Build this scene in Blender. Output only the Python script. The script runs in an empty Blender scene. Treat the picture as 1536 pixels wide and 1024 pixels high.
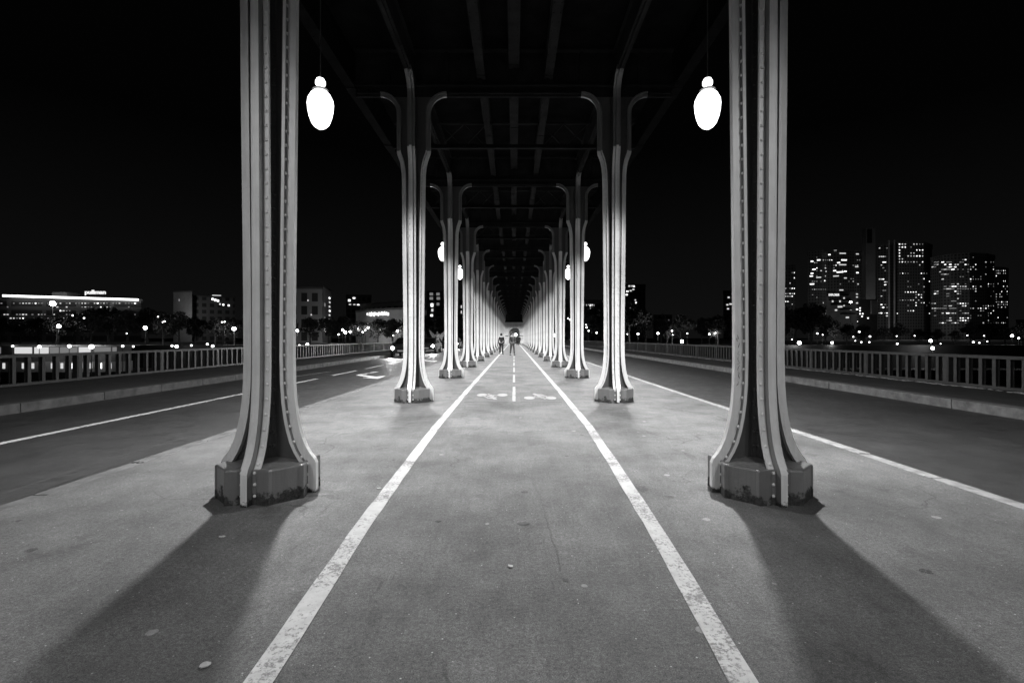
import bpy, math, random
from mathutils import Vector, Matrix
R = math.radians
random.seed(7)
C = bpy.context.scene.collection
SC = bpy.context.scene

# ------------------------------------------------------------------ camera model (pixels of the 1536 wide photograph)
F, CX, CY, H = 731.0, 771.0, 507.0, 1.31
def W(px, py, Y): return Vector(((px-CX)*Y/F, Y, H-(py-CY)*Y/F))
def G(px, py, z=0.0):
    Y = (H-z)*F/(py-CY); return Vector(((px-CX)*Y/F, Y, z))

# ------------------------------------------------------------------ materials (the photograph is black and white: all greys)
def mat(name, base=.3, rough=.6, metal=0.0, var=.25, scale=3.0, bump=0.0, bscale=60.0, spec=.5, coat=0.0):
    m = bpy.data.materials.new(name); m.use_nodes = True
    nt = m.node_tree; N = nt.nodes; L = nt.links
    b = N['Principled BSDF']
    b.inputs['Roughness'].default_value = rough; b.inputs['Metallic'].default_value = metal
    b.inputs['Specular IOR Level'].default_value = spec; b.inputs['Coat Weight'].default_value = coat
    tc = N.new('ShaderNodeTexCoord')
    n = N.new('ShaderNodeTexNoise'); n.inputs['Scale'].default_value = scale; n.inputs['Detail'].default_value = 6
    n.inputs['Roughness'].default_value = .65
    L.new(tc.outputs['Object'], n.inputs['Vector'])
    r = N.new('ShaderNodeMapRange')
    r.inputs['From Min'].default_value = .3; r.inputs['From Max'].default_value = .7
    r.inputs['To Min'].default_value = base*(1-var); r.inputs['To Max'].default_value = base*(1+var)
    L.new(n.outputs['Fac'], r.inputs['Value']); L.new(r.outputs['Result'], b.inputs['Base Color'])
    if bump:
        n2 = N.new('ShaderNodeTexNoise'); n2.inputs['Scale'].default_value = bscale; n2.inputs['Detail'].default_value = 4
        L.new(tc.outputs['Object'], n2.inputs['Vector'])
        bp = N.new('ShaderNodeBump'); bp.inputs['Strength'].default_value = bump; bp.inputs['Distance'].default_value = .01
        L.new(n2.outputs['Fac'], bp.inputs['Height']); L.new(bp.outputs['Normal'], b.inputs['Normal'])
    m['out'] = 1
    return m

def emat(name, strength, col=1.0):
    m = bpy.data.materials.new(name); m.use_nodes = True
    nt = m.node_tree; N = nt.nodes; L = nt.links
    N.remove(N['Principled BSDF']); e = N.new('ShaderNodeEmission')
    e.inputs['Color'].default_value = (col, col, col, 1); e.inputs['Strength'].default_value = strength
    L.new(e.outputs[0], N['Material Output'].inputs[0])
    return m

def mathn(nt, op, a, b=None, clamp=False):
    n = nt.nodes.new('ShaderNodeMath'); n.operation = op; n.use_clamp = clamp
    for i, v in enumerate((a, b)):
        if v is None: continue
        if isinstance(v, (int, float)): n.inputs[i].default_value = v
        else: nt.links.new(v, n.inputs[i])
    return n.outputs[0]

def noise(nt, vec, scale, detail=4, rough=.6):
    n = nt.nodes.new('ShaderNodeTexNoise'); n.inputs['Scale'].default_value = scale
    n.inputs['Detail'].default_value = detail; n.inputs['Roughness'].default_value = rough
    nt.links.new(vec, n.inputs['Vector']); return n.outputs['Fac']

def mapr(nt, v, a, b, c, d):
    r = nt.nodes.new('ShaderNodeMapRange')
    for k, x in zip(('From Min', 'From Max', 'To Min', 'To Max'), (a, b, c, d)): r.inputs[k].default_value = x
    nt.links.new(v, r.inputs['Value']); return r.outputs['Result']

def asphalt(name, base, grain, gum=0.0, speck=.0, rough=.75, stain=.3):
    """asphalt: blotches, stains, grain, pale flecks of aggregate, flattened chewing gum"""
    m = bpy.data.materials.new(name); m.use_nodes = True
    nt = m.node_tree; N = nt.nodes; L = nt.links; b = N['Principled BSDF']
    tc = N.new('ShaderNodeTexCoord').outputs['Object']
    v = mapr(nt, noise(nt, tc, .9, 5), .3, .7, 1-stain*.75, 1+stain*.6)
    v = mathn(nt, 'MULTIPLY', v, mapr(nt, noise(nt, tc, 7, 5, .7), .3, .7, .88, 1.12))
    v = mathn(nt, 'MULTIPLY', v, mapr(nt, noise(nt, tc, 190, 3, .8), .3, .7, 1-grain, 1+grain))
    v = mathn(nt, 'MULTIPLY', v, mapr(nt, noise(nt, tc, 55, 3, .7), .3, .7, 1-grain*.45, 1+grain*.45))
    v = mathn(nt, 'MULTIPLY', v, mapr(nt, noise(nt, tc, 22, 4, .7), .3, .7, .86, 1.14))
    # dark stains
    st = mapr(nt, noise(nt, tc, 2.3, 5, .6), .60, .70, 1.0, .68)
    v = mathn(nt, 'MULTIPLY', v, st)
    # scuffs drawn out along the bridge
    mp = N.new('ShaderNodeMapping'); mp.inputs['Scale'].default_value = (9, .8, 1); L.new(tc, mp.inputs['Vector'])
    v = mathn(nt, 'MULTIPLY', v, mapr(nt, noise(nt, mp.outputs[0], 2.0, 4, .7), .35, .7, .93, 1.1))
    # thin cracks
    vo = N.new('ShaderNodeTexVoronoi'); vo.feature = 'DISTANCE_TO_EDGE'; vo.inputs['Scale'].default_value = .35
    dn = N.new('ShaderNodeTexNoise'); dn.inputs['Scale'].default_value = 1.6; dn.inputs['Detail'].default_value = 5
    L.new(tc, dn.inputs['Vector'])
    mx = N.new('ShaderNodeVectorMath'); mx.operation = 'MULTIPLY_ADD'; mx.inputs[1].default_value = (.9, .9, 0)
    L.new(dn.outputs['Color'], mx.inputs[0]); L.new(tc, mx.inputs[2]); L.new(mx.outputs[0], vo.inputs['Vector'])
    ck = mapr(nt, vo.outputs['Distance'], .0015, .004, 0, 1)
    gate = mapr(nt, noise(nt, tc, .5, 2), .42, .52, 1, 0)
    ck = mathn(nt, 'MAXIMUM', ck, gate)
    v = mathn(nt, 'MULTIPLY', v, mapr(nt, ck, 0, 1, .6, 1))
    v = mathn(nt, 'MULTIPLY', v, base)
    if speck:
        w = N.new('ShaderNodeTexVoronoi'); w.inputs['Scale'].default_value = 32; L.new(tc, w.inputs['Vector'])
        s = N.new('ShaderNodeSeparateColor'); L.new(w.outputs['Color'], s.inputs[0])
        on = mathn(nt, 'LESS_THAN', s.outputs[0], .22)
        near = mapr(nt, mathn(nt, 'ADD', w.outputs['Distance'], mathn(nt, 'MULTIPLY', s.outputs[1], .09)), .07, .18, 1, 0)
        v = mathn(nt, 'ADD', v, mathn(nt, 'MULTIPLY', mathn(nt, 'MULTIPLY', on, near), speck))
    if gum:
        w = N.new('ShaderNodeTexVoronoi'); w.inputs['Scale'].default_value = 3.6; L.new(tc, w.inputs['Vector'])
        s = N.new('ShaderNodeSeparateColor'); L.new(w.outputs['Color'], s.inputs[0])
        on = mathn(nt, 'LESS_THAN', s.outputs[0], .42)
        rr = mapr(nt, s.outputs[1], 0, 1, .03, .13)
        ins = mathn(nt, 'LESS_THAN', mathn(nt, 'ADD', w.outputs['Distance'], mathn(nt, 'MULTIPLY', noise(nt, tc, 40, 2), .03)), mathn(nt, 'ADD', rr, .015))
        sign = mapr(nt, s.outputs[2], .3, .5, -.05, .11)
        v = mathn(nt, 'ADD', v, mathn(nt, 'MULTIPLY', mathn(nt, 'MULTIPLY', on, ins), mathn(nt, 'MULTIPLY', sign, gum)))
    L.new(v, b.inputs['Base Color'])
    L.new(mapr(nt, noise(nt, tc, 3, 4), .3, .7, rough-.12, rough+.08), b.inputs['Roughness'])
    b.inputs['Specular IOR Level'].default_value = .4
    bp = N.new('ShaderNodeBump'); bp.inputs['Strength'].default_value = .55; bp.inputs['Distance'].default_value = .006
    L.new(noise(nt, tc, 130, 4, .75), bp.inputs['Height']); L.new(bp.outputs['Normal'], b.inputs['Normal'])
    return m

def worn_paint(name, base, under, wear):
    m = bpy.data.materials.new(name); m.use_nodes = True
    nt = m.node_tree; N = nt.nodes; L = nt.links; b = N['Principled BSDF']
    tc = N.new('ShaderNodeTexCoord').outputs['Object']
    a = mathn(nt, 'ADD', mathn(nt, 'MULTIPLY', noise(nt, tc, 45, 6, .8), .6), mathn(nt, 'MULTIPLY', noise(nt, tc, 2.2, 3), .5))
    mask = mapr(nt, a, .47+wear, .53+wear, 1, 0)
    if wear > .2: mask = mapr(nt, a, .62, .66, 1, 0)
    mix = N.new('ShaderNodeMix'); mix.data_type = 'FLOAT'
    L.new(mask, mix.inputs[0]); mix.inputs[2].default_value = under
    L.new(mapr(nt, noise(nt, tc, 12, 4), .3, .7, base*.82, base*1.1), mix.inputs[3])
    L.new(mix.outputs[0], b.inputs['Base Color']); b.inputs['Roughness'].default_value = .65
    return m

M = {}
M['path'] = asphalt('path_asphalt', .104, .9, gum=1.1, speck=.34, stain=.6)
M['road'] = asphalt('road_asphalt', .036, .95, speck=.10, rough=.62, stain=.3)
M['walk'] = asphalt('walkway_asphalt', .052, .4, gum=.5, speck=.04)
M['patch'] = asphalt('patch_asphalt', .095, .4)
M['stain'] = asphalt('stained_asphalt', .068, .5)
M['line'] = worn_paint('line_paint', .42, .14, .09)
M['mark'] = worn_paint('mark_paint', .32, .13, .12)
M['rline'] = worn_paint('road_paint', .62, .09, .12)
M['granite'] = mat('kerb_granite', .24, .75, var=.5, scale=7, bump=.5, bscale=40)
M['granite3'] = mat('dull_kerb_granite', .14, .8, var=.5, scale=5, bump=.5, bscale=40)
M['granite2'] = mat('worn_kerb_granite', .09, .8, var=.5, scale=4, bump=.5, bscale=40)
M['grit'] = mat('pale_grit', .5, .9, var=.7, scale=14)
M['bal'] = mat('balustrade_paint', .058, .5, var=.3, scale=6, bump=.1)
M['deck'] = mat('dark_deck_paint', .006, .95, var=.45, scale=2.5, bump=.2, bscale=20, spec=.03)  # near-black viaduct underside
M['girder'] = mat('dark_girder_paint', .017, .9, var=.35, scale=2.5, bump=.2, bscale=20, spec=.06)  # girders much darker than the columns
M['lampiron'] = mat('lantern_iron', .04, .5, var=.2)
M['stone'] = mat('portal_stone', .5, .8, var=.3, scale=1.2, bump=.5, bscale=10)
M['stonedark'] = mat('portal_joint', .08, .8, var=.3)
M['globe'] = emat('lantern_glow', 4)
M['cloth'] = mat('dark_cloth', .02, .9, var=.3, scale=8)
M['cloth2'] = mat('grey_cloth', .09, .9, var=.3, scale=8)
M['skin'] = mat('skin', .35, .6, var=.1)
M['hair'] = mat('hair', .02, .7, var=.2)
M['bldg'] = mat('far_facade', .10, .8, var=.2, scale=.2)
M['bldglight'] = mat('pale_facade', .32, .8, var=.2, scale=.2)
M['glassdark'] = mat('dark_window_glass', .01, .2, var=.1)
M['bark'] = mat('bark', .06, .9, var=.4, scale=5)
M['bank'] = mat('bank_ground', .025, .9, var=.4, scale=.1)
M['quay'] = mat('quay_stone', .05, .85, var=.4, scale=.5, bump=.4, bscale=3)
M['paper'] = mat('paper', .4, .8, var=.1)
M['bronze'] = mat('pale_bronze', .45, .4, var=.35, scale=3)
M['win'] = [emat('window_light_dim', .22), emat('window_light_mid', .8), emat('window_light_bright', 2.6)]
M['strip'] = emat('roof_strip_light', 4)
M['lampfar'] = emat('far_lamp_glow', 30)
M['lampsmall'] = emat('far_small_lamp_glow', 7)
M['sign'] = emat('sign_glow', 1.1)
M['carpaint'] = mat('car_paint', .25, .25, var=.05, coat=.8)
M['carpaint2'] = mat('dark_car_paint', .03, .35, var=.05, coat=.2)
M['rubber'] = mat('rubber', .02, .8)
M['rim'] = mat('alloy', .5, .3, metal=.8, var=.05)
M['plate'] = mat('number_plate', .7, .5, var=.05)
M['headlight'] = emat('headlamp_glow', 60)

def leafmat(name, b):
    m = mat(name, b, .7, var=.5, scale=.6); return m
M['leaf'] = [leafmat('leaves_dark', .035), leafmat('leaves_mid', .06), leafmat('leaves_pale', .10)]

def iron(name, base, rust):
    m = bpy.data.materials.new(name); m.use_nodes = True
    nt = m.node_tree; N = nt.nodes; L = nt.links; b = N['Principled BSDF']
    tc = N.new('ShaderNodeTexCoord').outputs['Object']
    v = mapr(nt, noise(nt, tc, 2.5, 5), .3, .7, base*.85, base*1.12)
    mp = N.new('ShaderNodeMapping'); mp.inputs['Scale'].default_value = (22, 22, 1.2); L.new(tc, mp.inputs['Vector'])
    v = mathn(nt, 'MULTIPLY', v, mapr(nt, noise(nt, mp.outputs[0], 1.5, 5, .75), .35, .75, 1.05, .85))
    chips = mapr(nt, noise(nt, tc, 38, 5, .75), .68, .71, 1, .35)
    v = mathn(nt, 'MULTIPLY', v, chips)
    sp = N.new('ShaderNodeSeparateXYZ'); L.new(tc, sp.inputs[0])
    low = mapr(nt, sp.outputs[2], 0, rust, 1, 0)
    rs = mathn(nt, 'ADD', mathn(nt, 'MULTIPLY', low, .5), mathn(nt, 'MULTIPLY', noise(nt, tc, 6, 7, .7), 1.0))
    rm = mapr(nt, rs, .80, .88, 0, 1)
    mix = N.new('ShaderNodeMix'); mix.data_type = 'FLOAT'; L.new(rm, mix.inputs[0]); L.new(v, mix.inputs[2])
    L.new(mapr(nt, noise(nt, tc, 28, 4, .7), .35, .7, .008, .06), mix.inputs[3])
    L.new(mix.outputs[0], b.inputs['Base Color'])
    L.new(mapr(nt, rm, 0, 1, .30, .9), b.inputs['Roughness'])
    bp = N.new('ShaderNodeBump'); bp.inputs['Strength'].default_value = .35; bp.inputs['Distance'].default_value = .006
    hh = mathn(nt, 'ADD', noise(nt, tc, 70, 4, .7), mathn(nt, 'MULTIPLY', noise(nt, tc, 7, 3), 1.2))
    L.new(mathn(nt, 'SUBTRACT', hh, mathn(nt, 'MULTIPLY', rm, .8)), bp.inputs['Height']); L.new(bp.outputs['Normal'], b.inputs['Normal'])
    return m
M['iron'] = iron('grey_iron_paint', .66, .10)
M['flange_shade'] = iron('shaded_iron_paint', .16, .10)  # darker copy of the iron paint, standing in for shade
M['bracket'] = iron('shaded_bracket_paint', .15, .01)  # fading of the light above the lanterns, painted in as darker iron
M['web'] = iron('dark_web_paint', .07, .10)  # webs darker than the flanges
M['plinth'] = iron('plinth_iron_paint', .15, .22)

# ------------------------------------------------------------------ mesh builder
class MB:
    def __init__(s): s.v = []; s.f = []; s.m = []
    def add(s, vs, fs, mi=0):
        o = len(s.v); s.v += [tuple(v) for v in vs]; s.f += [tuple(i+o for i in f) for f in fs]; s.m += [mi]*len(fs)
    def box(s, a, b, mi=0, M4=None):
        x0, y0, z0 = a; x1, y1, z1 = b
        vs = [Vector(p) for p in ((x0,y0,z0),(x1,y0,z0),(x1,y1,z0),(x0,y1,z0),(x0,y0,z1),(x1,y0,z1),(x1,y1,z1),(x0,y1,z1))]
        if M4: vs = [M4 @ p for p in vs]
        s.add(vs, [(0,3,2,1),(4,5,6,7),(0,1,5,4),(1,2,6,5),(2,3,7,6),(3,0,4,7)], mi); return s
    def bar(s, p, q, w, d=None, mi=0):
        p = Vector(p); q = Vector(q); d = d or w; L = (q-p).length; t = (q-p)/L
        up = Vector((0,0,1)) if abs(t.z) < .95 else Vector((0,1,0))
        a = t.cross(up).normalized(); b = a.cross(t)
        vs = [e+a*sx*w/2+b*sy*d/2 for e in (p, q) for sx, sy in ((-1,-1),(1,-1),(1,1),(-1,1))]
        s.add(vs, [(0,1,2,3),(7,6,5,4),(0,4,5,1),(1,5,6,2),(2,6,7,3),(3,7,4,0)], mi); return s
    def loft(s, rings, mi=0, cap=True, closed=True):
        n = len(rings[0]); vs = [p for r in rings for p in r]; fs = []
        for k in range(len(rings)-1):
            for i in range(n if closed else n-1):
                j = (i+1) % n; fs.append((k*n+i, k*n+j, (k+1)*n+j, (k+1)*n+i))
        if cap: fs.append(tuple(range(n))[::-1]); fs.append(tuple((len(rings)-1)*n+i for i in range(n)))
        s.add(vs, fs, mi); return s
    def lathe(s, prof, c=(0,0,0), n=16, mi=0, cap=True):
        s.loft([[Vector((c[0]+r*math.cos(2*math.pi*i/n), c[1]+r*math.sin(2*math.pi*i/n), c[2]+z)) for i in range(n)] for r, z in prof], mi, cap); return s
    def tube(s, pts, rs, n=8, mi=0):
        pts = [Vector(p) for p in pts]; rings = []
        if isinstance(rs, (int, float)): rs = [rs]*len(pts)
        for k, p in enumerate(pts):
            t = (pts[min(k+1, len(pts)-1)]-pts[max(k-1, 0)]).normalized()
            up = Vector((0,0,1)) if abs(t.z) < .9 else Vector((0,1,0))
            a = t.cross(up).normalized(); b = a.cross(t)
            rings.append([p+(a*math.cos(2*math.pi*i/n)+b*math.sin(2*math.pi*i/n))*rs[k] for i in range(n)])
        s.loft(rings, mi); return s
    def prism(s, poly, z0, z1, mi=0):
        s.loft([[Vector((x, y, z0)) for x, y in poly], [Vector((x, y, z1)) for x, y in poly]], mi); return s
    def rivet(s, p, n, r, h=.6):
        p = Vector(p); n = Vector(n).normalized()
        up = Vector((0,0,1)) if abs(n.z) < .9 else Vector((0,1,0))
        a = n.cross(up).normalized(); b = a.cross(n); k = 6
        vs = [p+(a*math.cos(2*math.pi*i/k)+b*math.sin(2*math.pi*i/k))*r for i in range(k)]
        vs += [p+(a*math.cos(2*math.pi*i/k)+b*math.sin(2*math.pi*i/k))*r*.72+n*r*h*.75 for i in range(k)]
        vs.append(p+n*r*h)
        fs = [(i, (i+1) % k, k+(i+1) % k, k+i) for i in range(k)]+[(k+i, k+(i+1) % k, 2*k) for i in range(k)]
        s.add(vs, fs)
    def build(s, name, mats, parent=None, smooth=False, bevel=0):
        me = bpy.data.meshes.new(name); me.from_pydata(s.v, [], s.f)
        mats = mats if isinstance(mats, (list, tuple)) else [mats]
        for m in mats: me.materials.append(m)
        if len(mats) > 1: me.polygons.foreach_set('material_index', s.m)
        if smooth: me.polygons.foreach_set('use_smooth', [True]*len(me.polygons))
        me.validate(); me.update()
        import bmesh
        bm = bmesh.new(); bm.from_mesh(me); bmesh.ops.recalc_face_normals(bm, faces=bm.faces); bm.to_mesh(me); bm.free()
        if smooth:
            try: me.set_sharp_from_angle(angle=R(38))
            except Exception: pass
        o = bpy.data.objects.new(name, me); C.objects.link(o)
        if parent: o.parent = parent
        if bevel:
            b = o.modifiers.new('bevel', 'BEVEL'); b.width = bevel; b.segments = 2; b.limit_method = 'ANGLE'; b.angle_limit = R(35)
        return o

def tag(o, label=None, cat=None, group=None, kind=None):
    if label: o['label'] = label
    if cat: o['category'] = cat
    if group: o['group'] = group
    if kind: o['kind'] = kind
    return o
def empty(name, loc=(0,0,0), rz=0, label=None, cat=None, group=None):
    o = bpy.data.objects.new(name, None); C.objects.link(o); o.location = loc; o.rotation_euler = (0,0,rz)
    o.empty_display_size = .3
    return tag(o, label, cat, group)
def copy_tree(o, parent=None):
    c = o.copy(); C.objects.link(c); c.parent = parent
    for ch in list(o.children):
        if ch.type != 'LIGHT': copy_tree(ch, c)
    return c
def struct(name, mb, m, label=None, **k):
    return tag(mb.build(name, m, **k), label, kind='structure')
ORD = ['first','second','third','fourth','fifth','sixth','seventh','eighth','ninth','tenth','eleventh','twelfth','thirteenth',
       'fourteenth','fifteenth','sixteenth','seventeenth','eighteenth','nineteenth','twentieth']
ORD += ['twenty-'+x for x in ORD[:9]]+['thirtieth']+['thirty-'+x for x in ORD[:9]]+['fortieth']

# ------------------------------------------------------------------ camera
cam = bpy.data.cameras.new('camera'); co = bpy.data.objects.new('camera', cam); C.objects.link(co)
co.location = (0, 0, H); co.rotation_euler = (R(90), 0, 0)
cam.sensor_width = 36; cam.lens = 36*F/1536; cam.clip_end = 6000; cam.clip_start = .05
cam.shift_x = -3/1536; cam.shift_y = -5/1536
SC.camera = co

# ------------------------------------------------------------------ the bridge deck: path, roads, kerbs, walkways
YN, YF = -30.0, 118.0
XE = 3.9       # edge of the raised path
XLK, XRK = -9.4, 8.85   # outer kerbs
XLB, XRB = -12.9, 11.8  # balustrades
ZR = -.11
struct('path', MB().box((-XE, YN, -1.2), (XE, YF, 0)), M['path'])
struct('road', MB().box((-9.4, YN, -1.2), (-XE-.16, YF, ZR)), M['road'])
struct('road', MB().box((XE+.16, YN, -1.2), (8.85, YF, ZR)), M['road'])
struct('pavement', MB().box((XLB-.35, YN, -1.2), (XLK-.3, YF, .07)), M['walk'])
struct('pavement', MB().box((XRK+.3, YN, -1.2), (XRB+.35, YF, .07)), M['walk'])
def kerb(x0, x1, z1, L, m):
    mb = MB(); y = YN
    while y < YF:
        l = L*random.uniform(.9, 1.1); j = random.uniform(-.006, .006)
        mb.box((x0+j, y, -1.1), (x1+j, min(y+l-.012, YF), z1+random.uniform(-.004, .004))); y += l
    o = struct('kerb', mb, m, bevel=.012); return o
kerb(XE-.0, XE+.14, .004, 1.0, M['granite'])
kerb(-XE-.14, -XE+.0, .004, 1.0, M['granite2'])
kerb(XLK-.3, XLK, .075, 1.9, M['granite2'])
kerb(XRK, XRK+.3, .075, 1.9, M['granite3'])
# pale grit swept against the foot of the right balustrade
gm = MB()
for k in range(800):
    y = random.uniform(6, 60); x = XRB-.32+random.gauss(0, .06); r = random.uniform(.012, .045)
    gm.box((x-r, y-r*2, .07), (x+r, y+r*2, .07+r*.25))
tag(gm.build('fallen_leaves', M['grit']), 'pale dry leaves and grit swept along the foot of the right balustrade', 'leaf litter', kind='stuff')

def ribbon(pts, w, z, name, m):
    """flat painted line along pts [(x, y)], slightly ragged edges"""
    mb = MB(); P = []
    for (x0, y0), (x1, y1) in zip(pts[:-1], pts[1:]):
        n = max(1, int((y1-y0)/.25)) if y0 < 14 else max(1, int((y1-y0)/2))
        for k in range(n): P.append((x0+(x1-x0)*k/n, y0+(y1-y0)*k/n))
    P.append(pts[-1]); vs = []
    for x, y in P:
        a, b = random.uniform(-.004, .004), random.uniform(-.004, .004)
        vs += [(x-w/2+a, y, z), (x+w/2+b, y, z)]
    mb.add(vs, [(2*k, 2*k+1, 2*k+3, 2*k+2) for k in range(len(P)-1)])
    return struct(name, mb, m)
ribbon([(-.86,-2),(-.975,1.85),(-1.06,3.5),(-1.10,5),(-1.15,7.2),(-1.165,12),(-1.15,40),(-1.1,105)], .115, .004, 'path_edge_line', M['line'])
ribbon([(.74,-2),(.875,1.85),(.96,3.2),(1.035,5),(1.11,7.2),(1.13,12),(1.13,40),(1.1,105)], .115, .004, 'path_edge_line', M['line'])
y = 10.1
while y < 104:
    ribbon([(0, y), (0, y+3.0)], .068, .004, 'path_centre_dash', M['mark']); y += 4.33
# patch joints of newer asphalt under the two bicycle symbols
def bike(cx, y0, flip, z=.0075):
    """painted bicycle symbol: two filled wheels, frame, rider bent over the bars; y is drawn out 2.6 times"""
    mb = MB(); S = 2.55; s = -1 if flip else 1
    def P(x, y): return (cx+s*x, y0+(1.15-y*S if flip else y*S), z)
    for wx in (-.235, .235):
        vs = [P(wx+.118*math.cos(a), .12+.105*math.sin(a)) for a in [2*math.pi*i/24 for i in range(24)]]
        mb.add(vs, [tuple(range(24))])
    def st(a, b, w=.03):
        a = Vector(a); b = Vector(b); d = (b-a).normalized(); n = Vector((-d.y, d.x))*w/2
        mb.add([P(*(a-n)), P(*(b-n)), P(*(b+n)), P(*(a+n))], [(0,1,2,3)])
    st((-.14,.17), (-.02,.13), .03); st((-.02,.20), (.11,.17), .035); st((-.03,.28), (.10,.19), .06)
    st((-.10,.36), (.08,.34), .07); st((.05,.35), (.17,.22), .05); st((-.05,.23), (.05,.10), .045); st((.05,.12), (.11,.04), .04)
    st((-.12,.26), (-.02,.30), .04); st((.14,.27), (.17,.13), .03)
    mb.add([P(-.09+.045*math.cos(a), .40+.045*math.sin(a)) for a in [2*math.pi*i/16 for i in range(16)]], [tuple(range(16))])
    struct('bicycle_symbol', mb, M['mark'])
for x0, x1 in ((-1.02, -.13), (.13, .98)): struct('path_patch', MB().box((x0, 9.95, -.02), (x1, 11.9, .0035)), M['patch'])
bike(.57, 10.35, False); bike(-.50, 10.35, True)
# dark repairs, a drawn-out crack and oily stains on the path
def blot(px, py, w, l, seed):
    rn = random.Random(seed); p = G(px, py); pts = [(p.x+w*math.cos(a)*rn.uniform(.6, 1.15), p.y+l*math.sin(a)*rn.uniform(.6, 1.15), .0032) for a in [2*math.pi*i/22 for i in range(22)]]
    mb = MB(); mb.add(pts, [tuple(range(22))]); struct('path_patch', mb, M['stain'])
for i, (px, py, w, l) in enumerate(((963,733,.05,.09),(1004,745,.045,.04),(848,870,.02,.02),(786,785,.05,.03))): blot(px, py, w, l, i)
def crack(pts, w, seed):
    rn = random.Random(seed); P = []
    for (a, b), (c, d) in zip(pts[:-1], pts[1:]):
        for k in range(8): q = G(a+(c-a)*k/8, b+(d-b)*k/8); P.append((q.x+rn.uniform(-.008, .008), q.y))
    vs = []
    for x, y in P: h = w*rn.uniform(.3, 1.1)/2; vs += [(x-h, y, .0035), (x+h, y, .0035)]
    mb = MB(); mb.add(vs, [(2*k, 2*k+1, 2*k+3, 2*k+2) for k in range(len(P)-1)]); struct('path_crack', mb, M['stain'])
crack([(797,722),(812,748),(822,790),(838,835),(842,860)], .004, 1); crack([(0,742),(150,692),(300,650)], .012, 3)
# road markings, left carriageway
zr = ZR+.004
ribbon([(-6.9, -6), (-6.92, 13.2)], .13, zr, 'lane_line', M['rline'])
for y0, y1 in ((14.2,17.0),(18.4,21.3),(22.5,25.6),(26.8,29.8),(31,34),(35.2,38.2),(39.4,42.4),(43.6,46.6),(48,51),(52,55),(56.4,59.4),(60.6,63.6),(65,68)):
    ribbon([(-6.88, y0), (-6.88, y1)], .15, zr, 'lane_dash', M['rline'])
ribbon([(-8.2, 15.2), (-8.05, 18.2), (-7.8, 20.8)], .06, zr, 'lane_dash', M['rline'])
def arrow(x, y):
    mb = MB(); z = zr
    def q(pts): mb.add([(x+a, y+b, z) for a, b in pts], [tuple(range(len(pts)))])
    q([(-.10,3.4),(.06,3.4),(-.12,1.6),(-.30,1.4)]); q([(-.30,1.4),(-.12,1.6),(.72,.75),(.55,.55)]); q([(.30,.35),(.95,1.1),(1.0,-.25)])
    struct('turn_arrow', mb, M['rline'])
arrow(-5.75, 17.2); arrow(-5.75, 29.5)

# ------------------------------------------------------------------ iron columns
prof = [(.405,0),(.405,.25),(.390,.285),(.350,.335),(.318,.39),(.288,.46),(.263,.55),(.243,.65),(.227,.77),(.216,.92),(.211,1.15),
        (.213,1.6),(.219,2.2),(.226,2.8),(.233,3.4),(.238,4.0),(.243,4.5),(.248,4.72),(.262,4.86),(.287,4.98),(.318,5.07),(.345,5.14),(.352,5.2),(.352,5.9)]
def profile(rad, zt):
    p = list(prof); z0 = zt-rad; p[-1] = (.352, z0)
    for k in range(1, 9):
        a = math.pi/2*k/8; p.append((.352+rad*(1-math.cos(a)), z0+rad*math.sin(a)))
    return p
def r_at(p, z):
    for (a, b), (c, d) in zip(p[:-1], p[1:]):
        if b <= z <= d: return a+(c-a)*(z-b)/max(d-b, 1e-6)
    return p[-1][0]
ZT = 6.33; ZB = 5.2
def arm_xf(k):  # k: 0 = +x, 1 = +y, 2 = -x, 3 = -y
    return Matrix.Rotation(k*math.pi/2, 4, 'Z')
def flange(p, k, lo=0, hi=9, rv=True):
    mb = MB(); X = arm_xf(k); rings = []
    sec = [(-.092,-.074),(-.066,-.074),(-.066,-.030),(0,-.026),(0,.026),(-.066,.030),(-.066,.074),(-.092,.074)]
    nrm = []
    for i, (r, z) in enumerate(p):
        a = p[max(i-1, 0)]; b = p[min(i+1, len(p)-1)]; t = Vector((b[0]-a[0], b[1]-a[1])).normalized(); n = Vector((t.y, -t.x)); nrm.append(n)
        if lo <= z <= hi: rings.append([X @ Vector((r+n.x*u, v, z+n.y*u)) for u, v in sec])
    mb.loft(rings)
    for q in range(len(rings)-1):      # shade painted into the rib and plate faces turned from the light
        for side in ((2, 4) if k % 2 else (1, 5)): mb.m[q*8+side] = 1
    if not rv: return mb
    z = .34
    while z < 5.1:
        r = r_at(p, z); dz = .01; n = Vector((2*dz, 0, -(r_at(p, z+dz)-r_at(p, z-dz)))).normalized()
        for v in (-.052, .052): mb.rivet(X @ (Vector((r, v, z))-n*.066), X.to_3x3() @ n, .0145, .95)
        z += .118
    for v in (-.052, .052):
        for z in (.07, .16, .25): mb.rivet(X @ Vector((.339, v, z)), X.to_3x3() @ Vector((1,0,0)), .0145, .95)
    return mb
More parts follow.
